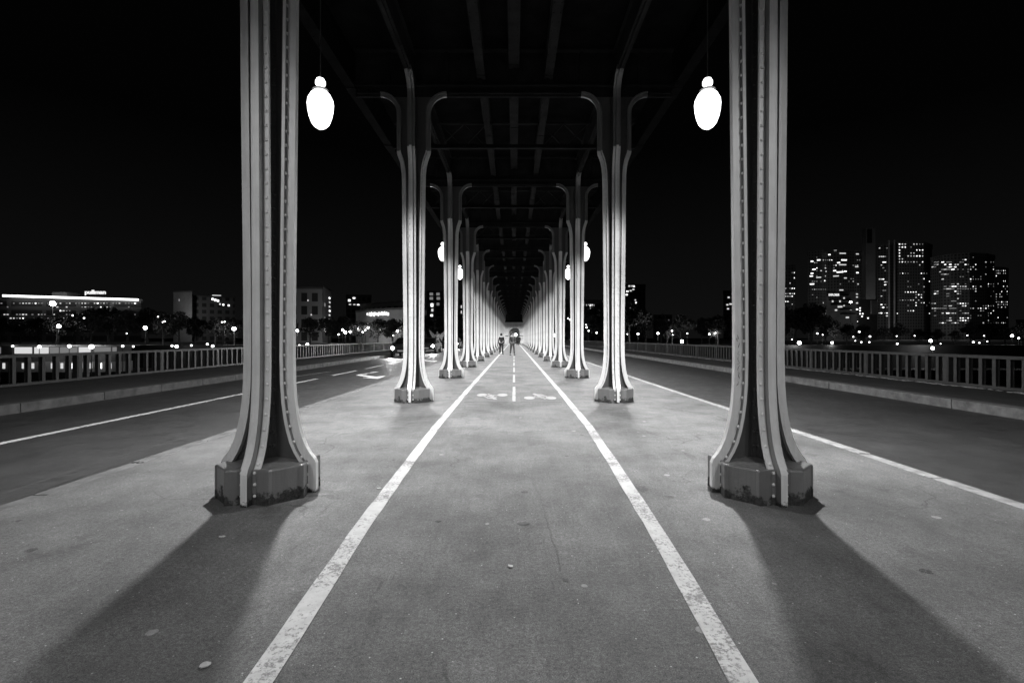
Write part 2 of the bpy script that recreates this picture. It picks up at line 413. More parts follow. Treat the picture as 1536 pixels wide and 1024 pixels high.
def shaft(pA, pB):
    mb = MB()
    for k in range(4):
        p = pA if k % 2 == 0 else pB; X = arm_xf(k)
        t = .011
        vs = []
        for r, z in p: vs += [X @ Vector((.0, -t, z)), X @ Vector((r-.07, -t, z)), X @ Vector((r-.07, t, z)), X @ Vector((0, t, z))]
        fs = []
        for i in range(len(p)-1):
            a = 4*i; fs += [(a,a+1,a+5,a+4),(a+2,a+3,a+7,a+6),(a+1,a+2,a+6,a+5)]
        fs.append((4*len(p)-4, 4*len(p)-3, 4*len(p)-2, 4*len(p)-1)); mb.add(vs, fs)
        # angle irons joining web to flange, and at the heart of the cross
        for s in (-1, 1):
            rings = [[X @ Vector((r-.075-.045, s*t, z)), X @ Vector((r-.076, s*t, z)), X @ Vector((r-.076, s*(t+.014), z)), X @ Vector((r-.12, s*(t+.012), z))] for r, z in p if z <= 5.9]
            mb.loft(rings)
            mb.box((.0, s*t, .2), (.062, s*(t+.013), 6.3), M4=X)
        z = .40
        while z < 6.0:
            r = r_at(p, z)
            for s in (-1, 1):
                mb.rivet(X @ Vector((r-.098, s*(t+.012), z+.05)), X.to_3x3() @ Vector((0,s,0)), .0115, .9)
                mb.rivet(X @ Vector((.046, s*(t+.013), z)), X.to_3x3() @ Vector((0,s,0)), .016, .95)
            z += .118
    mb.box((-.032, -.032, .1), (.032, .032, 6.32))
    return mb
def plinth():
    q = [(.062,-.340),(.080,-.352),(.175,-.366),(.186,-.338),(.338,-.186),(.366,-.175),(.352,-.080),(.340,-.062)]
    poly = []
    for k in range(4):
        a = math.radians(90*k)
        poly += [(x*math.cos(a)-y*math.sin(a), x*math.sin(a)+y*math.cos(a)) for x, y in q]
    rings = []
    for s, z in ((1.0,-.02),(1.0,.262),(.985,.276),(.80,.270),(.55,.285),(.2,.30)):
        rings.append([Vector((x*s, y*s, z)) for x, y in poly])
    return MB().loft(rings)
pA, pB = profile(.34, ZT), profile(.34, 6.55)
fm = {}
def make_column():
    root = empty('iron_column', (0,0,0), label='x', cat='column')
    shaft(pA, pB).build('shaft', M['web'], root)
    plinth().build('plinth', M['plinth'], root, bevel=.006)
    for k in range(4):
        o = flange(pA if k % 2 == 0 else pB, k, 0, ZB).build('flange', [M['iron'], M['flange_shade']], root)
        o = flange(pA if k % 2 == 0 else pB, k, ZB, 9, False).build('bracket', [M['bracket'], M['web']], root)
    return root
col0 = make_column()
NY = 17; Y0 = 4.17; SP = 6.0; XC = 2.09
used = False
for side in (-1, 1):
    for k in range(NY):
        c = copy_tree(col0) if used else col0; used = True
        c.location = (side*XC, Y0+SP*k, 0)
        sd = 'left' if side < 0 else 'right'
        if k == 0: lab = 'nearest riveted grey iron column of the %s row, rising out of the picture' % sd
        elif k == NY-1: lab = 'farthest riveted iron column of the %s row, against the stone portal' % sd
        else: lab = '%s riveted iron column from the camera in the %s row' % (ORD[k], sd)
        tag(c, lab, 'column', 'riveted iron columns carrying the viaduct')
# scratched scrawl on the nearest right column
near_right = [o for o in C.objects if o.get('label', '').startswith('nearest riveted grey iron column of the right')][0]
g = MB(); random.seed(3)
pr = None
for ch in range(7):
    z = 1.34-ch*.065
    pts = [(-.243+random.uniform(0, .03), z-j*.013+random.uniform(-.012, .012)) for j in range(5)]
    for a, b in zip(pts[:-1], pts[1:]): g.bar((a[0], -.0325, a[1]), (b[0], -.0325, b[1]), .004, .002)
# lies on the camera side of the left flange's rib
for i, v in enumerate(g.v):
    x, yv, z = v; r = r_at(pA, z); g.v[i] = (-(r-.028)+(x+.225), -.0318, z)
gr = g.build('scrawl', M['rubber'], near_right); gr['label'] = 'dark scratched scrawl'

# ------------------------------------------------------------------ viaduct overhead
deck = empty('viaduct', (0,0,0), label='dark riveted steel railway viaduct overhead carried by the two rows of columns', cat='viaduct')
YD0, YD1 = -22.0, 104.0
def arcweb(mb, yc):
    pass
def cross_girder():
    mb = MB()
    # bottom flange (double), web, top flange
    for x0, x1 in ((-3.25, -XC-.69), (-XC+.69, XC-.69), (XC+.69, 3.25)):
        mb.box((x0, -.072, ZT+.05), (x1, .072, ZT+.075)); mb.box((x0, -.027, ZT), (x1, .027, ZT+.05))
    mb.box((-3.3, -.012, ZT+.0), (3.3, .012, 7.28))
    mb.box((-3.3, -.09, 6.53), (3.3, .09, 6.56))
    mb.box((-3.3, -.14, 7.24), (3.3, .14, 7.275))
    for x in [-3.1+.22*i for i in range(29)]:
        for z in (6.66, 6.80, 7.10): mb.rivet((x, -.012, z), (0,-1,0), .014, .8); 
        mb.rivet((x, -.05, ZT+.05), (0,0,-1), .012)
    for x in (-2.6, -1.4, -.7, 0, .7, 1.4, 2.6): mb.box((x-.03, -.07, 6.56), (x+.03, -.012, 7.24))
    return mb
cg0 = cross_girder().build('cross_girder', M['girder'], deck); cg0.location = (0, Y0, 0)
for k in range(-4, NY):
    if k == 0: continue
    c = cg0.copy(); C.objects.link(c); c.parent = deck; c.location = (0, Y0+SP*k, 0)
def mid_tie():
    mb = MB()
    mb.box((-3.25, -.05, 6.42), (3.25, .05, 6.46)); mb.box((-3.25, -.006, 6.42), (3.25, .006, 6.54)); mb.box((-3.25, -.05, 7.08), (3.25, .05, 7.11))
    for a, b in ((-2.0, -1.35), (-1.35, -.74), (.74, 1.35), (1.35, 2.0), (-3.2, -2.6), (2.6, 3.2)):
        mb.bar((a, 0, 6.46), (b, 0, 7.09), .07, .012); mb.bar((a, .014, 7.09), (b, .014, 6.46), .07, .012)
    return mb
mt0 = mid_tie().build('lattice_girder', M['girder'], deck); mt0.location = (0, Y0+3, 0)
for k in range(-4, NY-1):
    if k == 0: continue
    c = mt0.copy(); C.objects.link(c); c.parent = deck; c.location = (0, Y0+3+SP*k, 0)
def long_girder(x, zb, zt, w, name):
    mb = MB(); mb.box((x-w/2, YD0, zb), (x+w/2, YD1, zb+.03)); mb.box((x-.01, YD0, zb+.03), (x+.01, YD1, zt)); mb.box((x-w*.4, YD0, zt-.03), (x+w*.4, YD1, zt-.003))
    y = -2.0
    while y < 60:
        for s in (-1, 1): mb.rivet((x+s*w*.32, y, zb), (0,0,-1), .013, .9)
        y += .24
    y = -2.0
    while y < 100: mb.box((x-w/2-.004, y, zb-.012), (x+w/2+.004, y+.5, zb-.001)); y += 3.0
    return mb.build(name, M['girder'], deck)
for x in (-XC, XC): long_girder(x, 6.60, 7.2, .144, 'row_girder'); MB().box((x-.027, YD0, 6.552), (x+.027, YD1, 6.598)).build('girder_rib', M['girder'], deck)
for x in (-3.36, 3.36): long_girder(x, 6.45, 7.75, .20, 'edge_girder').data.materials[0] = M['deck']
for x in (-.68, .72): long_girder(x, 6.70, 7.2, .17, 'stringer')
long_girder(0, 6.92, 7.2, .22, 'centre_stringer')
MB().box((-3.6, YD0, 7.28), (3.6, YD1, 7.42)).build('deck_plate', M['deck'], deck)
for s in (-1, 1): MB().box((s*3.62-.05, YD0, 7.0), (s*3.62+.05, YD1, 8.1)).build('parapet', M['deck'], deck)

# ------------------------------------------------------------------ hanging lanterns
def make_lantern():
    root = empty('hanging_lantern', (0,0,0), label='x', cat='lantern')
    MB().lathe([(.02,.28),(.09,.27),(.135,.225),(.172,.15),(.182,.08),(.174,-.01),(.155,-.10),(.122,-.19),(.08,-.24),(.04,-.265),(.005,-.272)], n=24).build('globe', M['globe'], root, smooth=True)
    MB().lathe([(.012,.46),(.05,.45),(.07,.41),(.07,.37),(.045,.335),(.02,.325)], n=16).build('finial_lamp', M['globe'], root, smooth=True)
    MB().lathe([(.03,.325),(.06,.315),(.10,.298),(.11,.285),(.07,.284),(.02,.284)], n=20).build('collar', M['lampiron'], root, smooth=True)
    MB().tube([(0,0,.462),(0,0,1.84)], .009).build('drop_rod', M['lampiron'], root)
    return root
# each lantern throws a strong cone down and a weaker wide one to the sides
def lobe(name, e, size, blend):
    l = bpy.data.lights.new(name, 'SPOT'); l.energy = e; l.spot_size = R(size); l.spot_blend = blend; l.shadow_soft_size = .08; return l
LA, LB = 1900.0, 520.0
LOBES = {0: (lobe('lantern_down_light', LA, 132, .9), lobe('lantern_side_light', LB, 178, .5)),
         -1: (lobe('dim_lantern_down_light', LA*.03, 132, .9), lobe('dim_lantern_side_light', LB*.30, 178, .5)),
         -2: (lobe('lantern_down_light', LA, 132, .9), lobe('lantern_side_light', LB, 178, .5))}
lt0 = make_lantern()
used = False
def lantern(side, k, lab):
    global used
    c = copy_tree(lt0) if used else lt0; used = True
    c.location = (side*2.78, Y0+3-.17+SP*k, 4.58)
    tag(c, lab, 'lantern', 'lanterns hanging under the edge of the viaduct')
    for dd in LOBES[min(k, 0)]:
        l = bpy.data.objects.new('lantern_light', dd); C.objects.link(l); l.parent = c; l.location = (0, 0, -.36)
for side in (-1, 1):
    sd = 'left' if side < 0 else 'right'
    for k in range(0, NY):
        lantern(side, k, ('nearest glowing lantern hanging beside the nearest column of the %s row' if k == 0 else '%s glowing lantern from the camera hanging along the '% ORD[k]+'%s row of columns') % sd)
    lantern(side, -1, 'glowing lantern just above and ahead of the camera on the %s side, above the picture' % sd)
    lantern(side, -2, 'glowing lantern behind the camera on the %s side' % sd)

# ------------------------------------------------------------------ stone portal at the far end
YP = 106.0
pt = empty('stone_portal', (0, YP, 0), label='pale stone portal with a round arch closing the far end of the colonnade', cat='portal')
def arch_wall(hw, r, zs, ztop, y0, y1, halfx, cx=0):
    """wall with an arched opening: half width r, springing zs"""
    mb = MB(); n = 14
    arc = [(cx+r*math.cos(math.pi*i/n), zs+r*math.sin(math.pi*i/n)) for i in range(n+1)]
    for ya in (y0, y1):
        vs = [(x, ya, z) for x, z in arc]+[(cx+(halfx if i <= n//2 else -halfx) if i in (0, n) else x, ya, ztop) for i, (x, z) in enumerate(arc)]
        mb.add(vs, [(i, i+1, n+1+i+1, n+1+i) for i in range(n)])
        for s in (-1, 1): mb.add([(cx+s*r, ya, 0), (cx+s*halfx, ya, 0), (cx+s*halfx, ya, ztop), (cx+s*r, ya, zs)], [(0,1,2,3)])
    vs = [(x, yy, z) for yy in (y0, y1) for x, z in arc]
    mb.add(vs, [(i, i+1, n+1+i+1, n+1+i) for i in range(n)])
    for s in (-1, 1):
        mb.add([(cx+s*r, y0, 0), (cx+s*r, y1, 0), (cx+s*r, y1, zs), (cx+s*r, y0, zs)], [(0,1,2,3)])
        mb.add([(cx+s*halfx, y0, 0), (cx+s*halfx, y1, 0), (cx+s*halfx, y1, ztop), (cx+s*halfx, y0, ztop)], [(0,1,2,3)])
    mb.add([(cx-halfx, y0, ztop), (cx+halfx, y0, ztop), (cx+halfx, y1, ztop), (cx-halfx, y1, ztop)], [(0,1,2,3)])
    return mb
arch_wall(0, 1.12, 2.55, 4.75, 0, 5.0, 3.6, .1).build('arch_wall', M['stone'], pt)
mb = MB()
for s in (-1, 1):
    mb = MB()
    for k in range(7):
        mb.box((.1+s*1.15 if s > 0 else -2.2, -.06, .25+k*.42), (2.4 if s > 0 else .1-1.15, -.001, .25+k*.42+.34))
    mb.build('quoin_courses', M['stone'], pt, bevel=.02)
mb = MB()
for s in (-1, 1): mb.box((s*2.0-.85 , -.12, 1.72), (s*2.0+.75, -.062, 1.86))
mb.build('dark_band', M['stonedark'], pt)
MB().box((-3.6, -.35, 4.76), (3.6, 5, 5.1)).build('lintel', M['deck'], pt); MB().box((-3.6, -.1, 5.101), (3.6, 5, 7.2)).build('end_wall', M['girder'], pt)
# second arch farther on, seen through the first
p2 = empty('stone_arch', (0, 124, 0), label='smaller pale stone arch seen through the portal', cat='arch')
arch_wall(0, .75, 1.9, 4.2, 0, 1.5, 3.0, .35).build('arch_wall', M['stone'], p2)

# ------------------------------------------------------------------ balustrades
def balustrade(x, first, gap, n, label, L0=None):
    root = empty('balustrade', (x, 0, .07), label=label, cat='balustrade')
    inner = 1 if x < 0 else -1
    y0 = first-gap*L0
    post = MB(); post.box((-.07, -.09, 0), (.07, .09, .80)); post.box((-.085, -.11, .0), (.085, .11, .06)); post.box((inner*.072-.006, -.05, .1), (inner*.072+.006, .05, .7))
    panel = MB(); nb = 8; w = gap-.2
    for i in range(nb):
        yy = .1+w*(i+.5)/nb
        panel.box((inner*.05-.008, yy-.045, .07), (inner*.05+.008, yy+.045, .735)); panel.box((-.05, yy-.006, .07), (.05, yy+.006, .735)); panel.box((-inner*.055-.006, yy-.03, .07), (-inner*.055+.006, yy+.03, .735))
    P0 = post.build('post', M['bal'], root); P0.location = (0, y0, 0)
    Q0 = panel.build('baluster_panel', M['bal'], root); Q0.location = (0, y0, 0)
    for k in range(1, n+1):
        p = P0.copy(); C.objects.link(p); p.parent = root; p.location = (0, y0+gap*k, 0)
        if k < n: q = Q0.copy(); C.objects.link(q); q.parent = root; q.location = (0, y0+gap*k, 0)
    Y1 = y0+gap*n
    MB().box((-.09, y0, .736), (.09, Y1, .765)).box((-.065, y0, .765), (.065, Y1, .812)).build('top_rail', M['bal'], root)
    MB().box((-.08, y0, .0), (.08, Y1, .068)).build('bottom_rail', M['bal'], root)
    MB().box((-.2, y0, -.069), (.2, Y1, -.0)).build('sill', M['granite2'], root)
balustrade(XLB, 14.4, 3.36, 37, 'grey iron balustrade with upright slats beyond the left road', L0=6)
balustrade(XRB, 13.25, 3.0, 40, 'grey iron balustrade with upright slats beyond the right road', L0=5)

# ------------------------------------------------------------------ river, banks
wm = bpy.data.materials.new('river_water'); wm.use_nodes = True
nt = wm.node_tree; b = nt.nodes['Principled BSDF']; b.inputs['Base Color'].default_value = (.01,.01,.01,1); b.inputs['Roughness'].default_value = .08
tcn = nt.nodes.new('ShaderNodeTexCoord').outputs['Object']; bp = nt.nodes.new('ShaderNodeBump'); bp.inputs['Distance'].default_value = .3; bp.inputs['Strength'].default_value = .5
nt.links.new(noise(nt, tcn, .9, 4), bp.inputs['Height']); nt.links.new(bp.outputs[0], b.inputs['Normal'])
mb = MB(); mb.add([(-2500,-600,-9),(2500,-600,-9),(2500,122,-9),(-2500,122,-9)], [(0,1,2,3)]); struct('river', mb, wm)
struct('ground', MB().box((-3000, 120, -12), (3000, 5000, -.4)), M['bank'])
struct('quay', MB().box((-2500, 112, -12), (2500, 119.99, -6.0)), M['quay'])

# ------------------------------------------------------------------ far trees
def tree_proto(seed, mlf, h=11.0, n=2600, leaf=.34):
    rnd = random.Random(seed)
    root = empty('bank_tree', (0,0,0), label='x', cat='tree')
    tb = MB(); tb.tube([(0,0,0),(.15,0,h*.22),(.1,.1,h*.45),(0,.1,h*.8)], [.32,.24,.18,.05], 7)
    blobs = []
    for k in range(9):
        a = rnd.uniform(0, 6.28); rr = rnd.uniform(.8, h*.30); zz = rnd.uniform(h*.38, h*.86)
        c = Vector((rr*math.cos(a), rr*math.sin(a), zz)); blobs.append((c, rnd.uniform(h*.11, h*.2)))
        tb.tube([(.1,.05,zz-h*.18), (c.x*.5, c.y*.5, zz-h*.07), tuple(c)], [.11,.08,.03], 5)
    blobs.append((Vector((0,0,h*.88)), h*.15))
    tb.build('trunk', M['bark'], root)
    cb = MB()
    for k in range(n):
        c, r = rnd.choice(blobs); d = Vector((rnd.gauss(0,1), rnd.gauss(0,1), rnd.gauss(0,.8))).normalized()*r*rnd.uniform(.55, 1.12)
        p = c+d; s = leaf*rnd.uniform(.5, 1.3)
        u = Vector((rnd.gauss(0,1), rnd.gauss(0,1), rnd.gauss(0,1))).normalized(); v = u.cross(Vector((rnd.gauss(0,1), rnd.gauss(0,1), rnd.gauss(0,1)))).normalized()
        cb.add([p-u*s, p-v*s*.6, p+u*s, p+v*s*.6], [(0,1,2,3)])
    me = cb.build('crown', mlf, root)
    return root
protos = [tree_proto(1, M['leaf'][0]), tree_proto(2, M['leaf'][1]), tree_proto(3, M['leaf'][0], n=1800), tree_proto(4, M['leaf'][2], n=1500)]
for p in protos: p['used'] = 0
tn = 0
def tree(px, top, Y, kind, lab, wd=1.0):
    o = protos[kind]
    if o['used']: o = copy_tree(o)
    else: o['used'] = 1
    p = W(px, 500, Y); hh = (CY-top)*Y/F+H+.4
    s = hh/11.0; o.location = (p.x, Y, -.4); o.scale = (s*wd, s*wd, s); o.rotation_euler = (0, 0, random.uniform(0, 6.28))
    tag(o, lab, 'tree', 'dark trees along the far bank')
    if 'used' in o: pass
    return o
trnd = random.Random(11)
def skyline(px, table):
    for (a, b), (c, d) in zip(table[:-1], table[1:]):
        if a <= px <= c: return b+(d-b)*(px-a)/(c-a)
    return table[-1][1]
LT = [(-60,470),(60,478),(130,468),(230,462),(300,474),(380,472),(440,486),(500,476),(560,480),(620,478),(680,470),(760,480)]
RT = [(780,480),(830,474),(900,452),(960,458),(1010,478),(1080,470),(1180,462),(1215,455),(1260,478),(1320,488),(1420,490),(1500,488),(1600,482)]
lx = []; x = -55
while x < 700: lx.append(x); x += trnd.uniform(22, 32)
for i, x in enumerate(lx):
    tree(x, skyline(x, LT)+trnd.uniform(-5, 8), 135+trnd.uniform(-8, 12), trnd.choice([0,1,2]), '%s dark tree from the left end of the bank left of the viaduct' % ORD[i], 1.15)
rx = []; x = 835
while x < 1600: rx.append(x); x += trnd.uniform(22, 32)
for i, x in enumerate(rx):
    tree(x, skyline(x, RT)+trnd.uniform(-5, 8), 135+trnd.uniform(-8, 12), trnd.choice([0,1,2]), '%s dark tree from the viaduct along the bank on the right' % ORD[i], 1.15)
# lamplit pale trees
for px, top, lab in ((1250, 488, 'small lamplit tree in front of the towers, right of the nearest right column'), (1302, 504, 'low lamplit bush beside the river road under the towers'),
                     (588, 478, 'lamplit tree in front of the curved building'), (618, 484, 'second lamplit tree, in front of the right end of the curved building'), (1000, 497, 'low lamplit tree right of the second right column')):
    tree(px, top, 124, 3, lab, .8)

# ------------------------------------------------------------------ buildings
UB = MB().box((-.5,-.5,-.5), (.5,.5,.5))
ubm = UB.build('window', M['win'][0]).data; bpy.data.objects.remove([o for o in C.objects if o.name == 'window'][0])
wmesh = []
for i in range(3):
    m = ubm.copy(); m.materials.clear(); m.materials.append(M['win'][i]); wmesh.append(m)
def facade_mat(name, base, cw, ch, dark=.25):
    """wall with rows of unlit windows as a surface pattern"""
    m = bpy.data.materials.new(name); m.use_nodes = True
    nt = m.node_tree; N = nt.nodes; L = nt.links; b = N['Principled BSDF']
    uv = N.new('ShaderNodeUVMap')
    br = N.new('ShaderNodeTexBrick'); br.offset = 0; br.inputs['Scale'].default_value = 1
    br.inputs['Brick Width'].default_value = cw; br.inputs['Row Height'].default_value = ch
    br.inputs['Mortar Size'].default_value = min(cw, ch)*.22; br.inputs['Mortar Smooth'].default_value = 0
    br.inputs['Color1'].default_value = (base*dark,)*3+(1,); br.inputs['Color2'].default_value = (base*dark*.7,)*3+(1,); br.inputs['Mortar'].default_value = (base,)*3+(1,)
    L.new(uv.outputs[0], br.inputs['Vector']); L.new(br.outputs['Color'], b.inputs['Base Color']); b.inputs['Roughness'].default_value = .7
    return m
ALLB = []
class Bld:
    """a building whose river front follows a polyline of (px, distance) with its top edge at pixel row ytop"""
    def __init__(s, name, label, pts, ytop, depth=16, fmat=None, cat='building', zb=-.4, roof=None, topmat=None):
        P = [W(px, 500, Y) for px, Y in pts]; s.P = P
        ym = sum(p.y for p in P)/len(P)
        s.z1 = H+(CY-ytop)*ym/F; s.zb = zb
        s.c = sum(P, Vector())/len(P); s.c.z = zb
        s.root = empty(name, s.c, label=label, cat=cat)
        back = [p+Vector((p.x, p.y, 0)).normalized()*depth for p in P]
        loop = P+back[::-1]; mb = MB(); h = s.z1-zb; uvs = []
        n = len(loop); off = s.c; u = 0
        me_v = []; me_f = []
        for i in range(n):
            a, b_ = loop[i], loop[(i+1) % n]; l = ((b_-a).x**2+(b_-a).y**2)**.5
            k = len(me_v); me_v += [(a.x-off.x, a.y-off.y, 0), (b_.x-off.x, b_.y-off.y, 0), (b_.x-off.x, b_.y-off.y, h), (a.x-off.x, a.y-off.y, h)]
            me_f.append((k, k+1, k+2, k+3)); uvs += [(u, 0), (u+l, 0), (u+l, h), (u, h)]; u += l
        k = len(me_v); me_v += [(p.x-off.x, p.y-off.y, h) for p in loop]; me_f.append(tuple(range(k, k+n))); uvs += [(0, 0)]*n
        me = bpy.data.meshes.new('wall'); me.from_pydata(me_v, [], me_f); ul = me.uv_layers.new()
        for i, q in enumerate(uvs): ul.data[i].uv = q
        me.materials.append(fmat or M['bldg']); o = bpy.data.objects.new('wall', me); C.objects.link(o); o.parent = s.root
        # roof slab with overhang
        rb = MB(); q = [((p.x-off.x)*1.0, (p.y-off.y)) for p in loop]
        cx = sum(a for a, _ in q)/n; cy = sum(b for _, b in q)/n
        q = [(cx+(a-cx)*1.02, cy+(b-cy)*1.02) for a, b in q]
        rb.prism(q, h+.003, h+.7); rb.build('roof', roof or M['bldg'], s.root)
        s.h = h; s.specs = []; ALLB.append(s)
    def hit(s, px, py):
        d = Vector(((px-CX)/F, 1.0))
        best = None
        for a, b in zip(s.P[:-1], s.P[1:]):
            e = Vector((b.x-a.x, b.y-a.y)); den = d.x*e.y-d.y*e.x
            if abs(den) < 1e-9: continue
            t = (a.x*e.y-a.y*e.x)/den; w = (a.x*d.y-a.y*d.x)/den
            if -.001 <= w <= 1.001: best = (d*t, e.normalized(), t)
        if not best: return None
        p, e, t = best; return Vector((p.x, p.y, H-(py-CY)*t/F)), e, t
    def win(s, px, py, wp, hp, lv):
        r = s.hit(px, py)
        if not r: return
        p, e, t = r
        nrm = Vector((-e.y, e.x))
        if nrm.dot(Vector((p.x, p.y))) > 0: nrm = -nrm
        cosv = max(abs(e.x), .4)
        s.specs.append((p-s.c+Vector((nrm.x, nrm.y, 0))*.06, (wp*t/F/cosv, .2, hp*t/F), math.atan2(e.y, e.x), lv))
    def finish(s):
        """the 98 largest lit windows as parts, any smaller ones in one part"""
        sp_ = sorted(s.specs, key=lambda q: -q[1][0]*q[1][2]*(1+q[3]))
        for loc, sc, rz, lv in sp_[:98]:
            o = bpy.data.objects.new('lit_window', wmesh[lv]); C.objects.link(o); o.parent = s.root
            o.location = loc; o.scale = sc; o.rotation_euler = (0, 0, rz)
        if sp_[98:]:
            mb = MB()
            for loc, sc, rz, lv in sp_[98:]:
                mb.box((-.5,-.5,-.5), (.5,.5,.5), lv, Matrix.Translation(loc) @ Matrix.Rotation(rz, 4, 'Z') @ Matrix.Diagonal((*sc, 1)))
            o = mb.build('small_lit_window', M['win'], s.root); o['kind'] = 'stuff'
    def grid(s, x0, x1, y0, y1, nx, ny, prob, seed, wf=.55, hf=.45, row=None, lvw=(3,4,3)):
        rn = random.Random(seed); dx = (x1-x0)/nx; dy = (y1-y0)/ny
        for j in range(ny):
            pj = prob*(row[j] if row else rn.choice([.3,.6,1,1.4,2.2]))
            run = 0
            for i in range(nx):
                if rn.random() < pj or (run and rn.random() < .35):
                    run = 1; lv = rn.choices([0,1,2], lvw)[0]
                    s.win(x0+dx*(i+.5), y0+dy*(j+.5), dx*wf*.72*rn.uniform(.6, 1.2), dy*hf*.85*rn.uniform(.7, 1.1), lv)
                else: run = 0
fm1 = facade_mat('concrete_window_grid', .16, 3.2, 3.2); fm2 = facade_mat('tower_window_grid', .10, 2.6, 3.0); fm3 = facade_mat('band_window_grid', .08, 12, 3.4)
fm4 = facade_mat('pale_window_grid', .34, 3.6, 4.6, .12)
# -- left bank
b1 = Bld('hotel_building', 'long low hotel with a glowing roof strip and rooftop sign, far left', [(-40,190),(212,200)], 450, 18, fm3, 'building')
rs = W(5, 443.5, 189.0); re_ = W(207, 449.5, 198.5)
MB().bar(rs-b1.c, re_-b1.c, .9, .75).build('roof_strip_light', M['strip'], b1.root)
b1.grid(0, 205, 452, 480, 44, 5, .26, 5, .6, .35, lvw=(6,3,1))
MB().box((-3,0,b1.h+.7), (3,6,b1.h+3.2)).build('plant_room', M['bldg'], b1.root)
def text(s, body, px, py, Y, hpx, m, name='sign_letters', par=None, off=Vector((0,0,0)), width=None):
    cu = bpy.data.curves.new(name, 'FONT'); cu.body = body; cu.size = 1; cu.extrude = .06; cu.offset = .02; cu.align_x = 'CENTER'; cu.align_y = 'CENTER'
    tmp = bpy.data.objects.new('tmp', cu); C.objects.link(tmp)
    bpy.context.view_layer.update()
    me = bpy.data.meshes.new_from_object(tmp.evaluated_get(bpy.context.evaluated_depsgraph_get())); dm = tmp.dimensions.copy()
    bpy.data.objects.remove(tmp); me.materials.clear(); me.materials.append(m)
    o = bpy.data.objects.new(name, me); C.objects.link(o); p = W(px, py, Y)
    o.parent = par; o.location = p-off; o.rotation_euler = (R(90), 0, math.atan2(-p.x, p.y)*.0)
    k = hpx*Y/F/.7; kx = width*Y/F/dm.x if width else k
    o.scale = (kx, k, k); return o
text(None, 'pullman', 143, 438.3, 190, 6.0, M['sign'], par=b1.root, off=b1.c, width=31)
mb = MB()
for px in (128, 136, 143, 150, 158): a = W(px, 443, 190.4)-b1.c; mb.bar(a, a+Vector((0,0,1.6)), .12)
mb.build('sign_frame', M['lampiron'], b1.root)
def lamp_or_fill(px, py, Y, e, rad=.3):  # serves the street lamps and also added fill lights
    l = bpy.data.lights.new('lamp_or_fill_light', 'POINT'); l.energy = e*(.5 if e < 3000 else 1); l.shadow_soft_size = rad
    o = bpy.data.objects.new('lamp_or_fill_light', l); C.objects.link(o); o.location = W(px, py, Y); return o
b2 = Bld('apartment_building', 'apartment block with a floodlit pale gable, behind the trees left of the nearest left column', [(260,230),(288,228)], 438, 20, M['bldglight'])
b2.win(269, 450, 1.6, 3.5, 0)
b2b = Bld('apartment_building', 'dark apartment block with a row of lit attic windows, beside the floodlit gable', [(288.5,232),(352,240)], 446, 16, fm1)
for px, py, w, h, lv in ((319,448.5,2.5,3,2),(323,450,2.4,3,2),(327,451,2.4,3,2),(330,456,1.8,2.5,1),(335,457,2,2.5,2),(343,458,2,2.5,2),(325,443,10,1.2,1)): b2b.win(px, py, w, h, lv)
b3 = Bld('office_block', 'grey office block with five rows of dark windows, right of the nearest left column', [(400,170),(484,172)], 433, 14, fm4)
for px, py in ((462,450.5),(467,472)): b3.win(px, py, 1.6, 1.8, 1)
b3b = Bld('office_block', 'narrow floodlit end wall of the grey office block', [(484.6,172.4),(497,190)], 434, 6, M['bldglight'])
for j in range(8):
    b3b.win(494+.3*(j % 2), 447+j*6.4, 4.2, 2.2, 1 if j % 3 else 2)
b3b.win(487, 457, 2.5, 5, 0); b3b.win(487, 478, 2.5, 5, 0)
for j in range(16): b3b.win(486+random.random()*8, 478+random.random()*24, 1.2, 2, random.choice([1,2,2]))
b4 = Bld('apartment_building', 'dark stepped apartment block with a few lit windows, behind and left of the curved building', [(519,260),(557,262)], 444, 16, fm2)
for px, py, w, h, lv in ((524,450.5,3.2,3,2),(531,447,3.5,2,2),(525,456.5,3,1.6,1),(531.5,456.7,3,1.5,1),(537.5,457,3.5,1.6,2),(545.5,457.7,4,3,1)): b4.win(px, py, w, h, lv)
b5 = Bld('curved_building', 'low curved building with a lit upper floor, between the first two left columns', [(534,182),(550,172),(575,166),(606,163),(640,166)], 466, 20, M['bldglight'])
q = Bld('curved_building', 'set-back curved glass storey on top of the low curved building', [(540,186),(560,178),(580,172),(608,168),(640,170)], 456, 16, fm1, zb=10)
rn = random.Random(4)
for i in range(26): b5.win(551+i*1.3, 471.5-(i*.05)+rn.uniform(-1, 1), 1.0, rn.uniform(3, 5.5), rn.choice([1,2,2]))
for i in range(30): b5.win(566+rn.random()*30, 482+rn.random()*22, 1.0, rn.uniform(1, 3), rn.choice([0,1,1,2]))
b6 = Bld('apartment_building', 'tall dark apartment block with square lit windows, between the second and third left columns', [(640,210),(668,210)], 439, 18, fm1)
for px, py, w, h, lv in ((647,441,5,4,0),(657,441,5,4,0),(647,447.5,5,4,0),(657.5,447.5,5,4,0),(648,457.5,3.6,5,2),(648.5,465,3,4,1),(647.5,473,3.5,3,2),(657,456,4,4,0)): b6.win(px, py, w, h, lv)
b7 = Bld('apartment_building', 'dark apartment block glimpsed between the third and fourth left columns', [(676,220),(705,222)], 452, 16, fm1)
for px, py in ((692,460),(692,468),(700,474)): b7.win(px, py, 1.6, 4, 1)
lamp_or_fill(575, 503, 152, 2800, .5); lamp_or_fill(545, 503, 160, 2000, .5); lamp_or_fill(494, 503, 160, 1500, .5); lamp_or_fill(272, 470, 218, 2500, .5)  # fill lights added to brighten the curved building, end wall and gable
